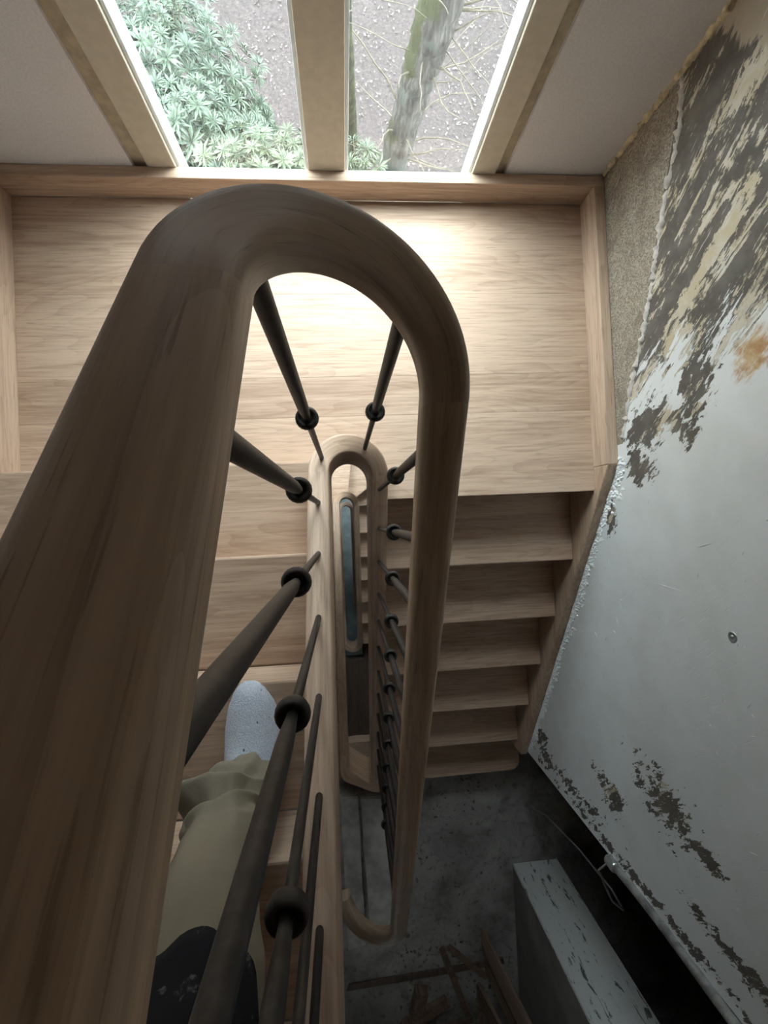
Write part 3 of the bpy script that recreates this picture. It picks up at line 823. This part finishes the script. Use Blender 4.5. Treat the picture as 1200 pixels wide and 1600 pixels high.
def bark():
    g = G('grey_bark_with_moss'); x, y, z = g.sep(g.obj())
    r = g.noise(g.map(g.obj(), (20, 20, 3.5)), 1, 6, .7, .4); m = g.noise(g.obj(), 3.0, 5, .65)
    c = g.ramp(r, [(.34, (.016,.014,.012)), (.5, (.050,.046,.041)), (.68, (.105,.10,.09))])
    moss = g.mix(g.noise(g.obj(), 30, 3), (.018,.022,.007), (.042,.044,.017))
    nx = g.sep(g.new('ShaderNodeNewGeometry').outputs['Normal'])[0]
    k = g.m('SUBTRACT', g.m('ADD', m, g.m('MULTIPLY', z, .09)), g.m('MULTIPLY', nx, .22))
    c = g.mix(g.step(k, .36, .5), c, moss)
    pale = g.m('MULTIPLY', g.step(g.noise(g.obj(), 2.2, 4), .56, .62), .6)
    c = g.mix(pale, c, (.06,.072,.063))
    return g.out(c, .9, g.bump(r, 1., .03))
M['bark'] = bark()
M['moss_bark'] = plain('mossy_bark', (.030,.032,.015), .95, .5, 14, .8, dist=.02)
M['twig'] = plain('pale_dry_twig', (.075,.065,.047), .9, .3, 20, 0)
def whorl(bm, c, d, size, rr, n=11):
    d = d.normalized(); a = d.orthogonal().normalized(); b = d.cross(a)
    for layer, (cnt, el, ln) in enumerate(((n, .25, 1.), (n-4, .75, .72))):
        for k in range(cnt):
            q = 2*PI*(k+rr.random()*.6)/cnt+layer; L = size*ln*rr.uniform(.75, 1.1); wd = L*rr.uniform(.075, .115)
            o = a*math.cos(q)+b*math.sin(q); t = (o*math.cos(el)+d*math.sin(el)).normalized(); s = t.cross(d).normalized()
            p0 = c+t*L*.06; p1 = c+t*L*.55-d*L*.02; p2 = c+t*L-d*L*.16
            v = [bm.verts.new(x) for x in (p0, p1+s*wd, p2, p1-s*wd, p1+d*wd*-.4)]
            bm.faces.new((v[0], v[1], v[4])); bm.faces.new((v[1], v[2], v[4])); bm.faces.new((v[2], v[3], v[4])); bm.faces.new((v[3], v[0], v[4]))
def shrub(label, blobs, size, seed, mat, base):
    rr = random.Random(seed); t = thing('garden_shrub', label, 'shrub', base, 'shrubs outside the window')
    bm = bmesh.new(); tips = []
    for (cx, cy, cz, rx, ry, rz, cnt) in blobs:
        for i in range(cnt):
            th = rr.uniform(0, 2*PI); u = rr.uniform(-.15, 1.); q = math.sqrt(max(0, 1-u*u)); k = rr.uniform(.62, 1.03)
            d = Vector((q*math.cos(th), q*math.sin(th), u)); p = Vector((cx+rx*k*d.x, cy+ry*k*d.y, cz+rz*k*d.z))
            nd = (Vector((d.x/rx, d.y/ry, d.z/rz)).normalized()+Vector((rr.uniform(-.4, .4), rr.uniform(-.4, .4), .6))).normalized()
            whorl(bm, p, nd, size*rr.uniform(.75, 1.25), rr); tips.append((p, (cx, cy, cz)))
    stuff(from_bm('foliage', bm, mat, t))
    rr.shuffle(tips)
    for p, c in tips[:26]:
        c = Vector(c); b0 = Vector((base[0]+rr.uniform(-.15, .15), base[1]+rr.uniform(-.15, .15), base[2]))
        mid = b0.lerp(c, .8)+Vector((rr.uniform(-.2, .2), rr.uniform(-.2, .2), 0))
        tube('stem', [b0, b0.lerp(mid, .5)+Vector((rr.uniform(-.1, .1), rr.uniform(-.1, .1), 0)), mid, mid.lerp(p, .55), p], [.03, .024, .016, .009, .004], M['twig'], t, 5)
    return t
shrub('large dense evergreen shrub filling the left window pane', [(-1.75, 4.4, -3.6, 1.15, 1.1, 1.1, 760), (-1.25, 3.6, -3.3, .75, .7, .9, 300)], .125, 1, M['leaf'], (-1.7, 4.2, ZG))
shrub('lower evergreen shrub with loose leaf whorls close under the window', [(-.62, 2.95, -2.9, .62, .55, .75, 170), (-.22, 3.05, -3.0, .42, .55, .65, 110), (-.45, 3.9, -3.9, .5, .6, .6, 90)], .115, 2, M['leaf2'], (-.6, 2.9, ZG))
shrub('small green shrub at the foot of the mossy trunk', [(.36, 3.6, -3.35, .22, .3, .5, 40)], .13, 3, M['leaf2'], (.36, 3.6, ZG))
def trunk(label, base, pts, rads, mat, seed, twigs):
    t = thing('garden_tree', label, 'tree', base, 'trees outside the window'); rr = random.Random(seed)
    P = []; Rr = []
    for i in range(len(pts)-1):
        for k in range(14):
            q = k/14; P.append(Vector(pts[i]).lerp(Vector(pts[i+1]), q)); Rr.append((rads[i]+(rads[i+1]-rads[i])*q)*rr.uniform(.93, 1.08))
    tube('trunk', P, Rr, mat, t, 16, True, .12, seed)
    for tw in twigs: tube('branch', tw[0], tw[1], M['twig'], t, 6)
    return t
def twig(p, d, L, r, seed, n=7):
    rr = random.Random(seed); p = Vector(p); d = Vector(d).normalized(); P = [p.copy()]
    for i in range(n):
        d = (d+Vector((rr.uniform(-.35, .35), rr.uniform(-.35, .35), rr.uniform(-.25, .25)))).normalized(); p = p+d*L/n; P.append(p.copy())
    return (P, [r*(1-.8*i/n) for i in range(n+1)])
tw = []
rr = random.Random(77)
for i in range(30):
    z = rr.uniform(-3.9, -1.8); x = .765+(z+4.04)*.128
    tw.append(twig((x, 4.3, z), (rr.uniform(-1, 1.6), rr.uniform(-.8, .5), rr.uniform(-.1, .5)), rr.uniform(.5, 1.3), rr.uniform(.006, .014), 100+i))
trunk('leaning tree trunk with grey bark and moss outside the window', (.55, 4.3, ZG), [(.50, 4.3, ZG), (.765, 4.3, -4.04), (.90, 4.32, -3.0), (1.0, 4.3, -2.2), (1.25, 4.35, -.5), (1.6, 4.5, 1.6)], [.24, .165, .165, .185, .15, .12], M['bark'], 5, tw)
tw = [twig((.22, 4.6, -2.6+.2*i), (rr.uniform(-.3, 1.5), -.5, .5), .9, .007, 200+i) for i in range(7)]
trunk('thin mossy tree trunk half hidden behind the window mullion', (.36, 4.6, ZG), [(.36, 4.6, ZG), (.27, 4.6, -3.96), (.20, 4.6, -2.8), (.10, 4.6, 0), (.05, 4.6, 1.5)], [.10, .085, .08, .06, .05], M['moss_bark'], 6, tw)
def litter():
    bm = bmesh.new(); rr = random.Random(15)
    for i in range(5200):
        x = rr.uniform(-4.2, 4.6); y = rr.uniform(3.6, 10.5); s = rr.uniform(.012, .034)
        z = ZG+.10*mnoise.noise(Vector((x*.7, y*.7, 0)))+.02
        q = rr.uniform(0, 6.3); c = Vector((x, y, z)); a = Vector((math.cos(q), math.sin(q), rr.uniform(-.3, .3)))*s; b = Vector((-math.sin(q), math.cos(q), rr.uniform(-.5, .5)))*s*.5
        v = [bm.verts.new(p) for p in (c-a, c+b, c+a, c-b)]; bm.faces.new((v[0], v[1], v[3])); bm.faces.new((v[1], v[2], v[3]))
    o = from_bm('fallen_leaves', bm, M['litter']); stuff(o); tag(o, 'dry brown leaves strewn over the garden soil', 'fallen leaves')
litter()
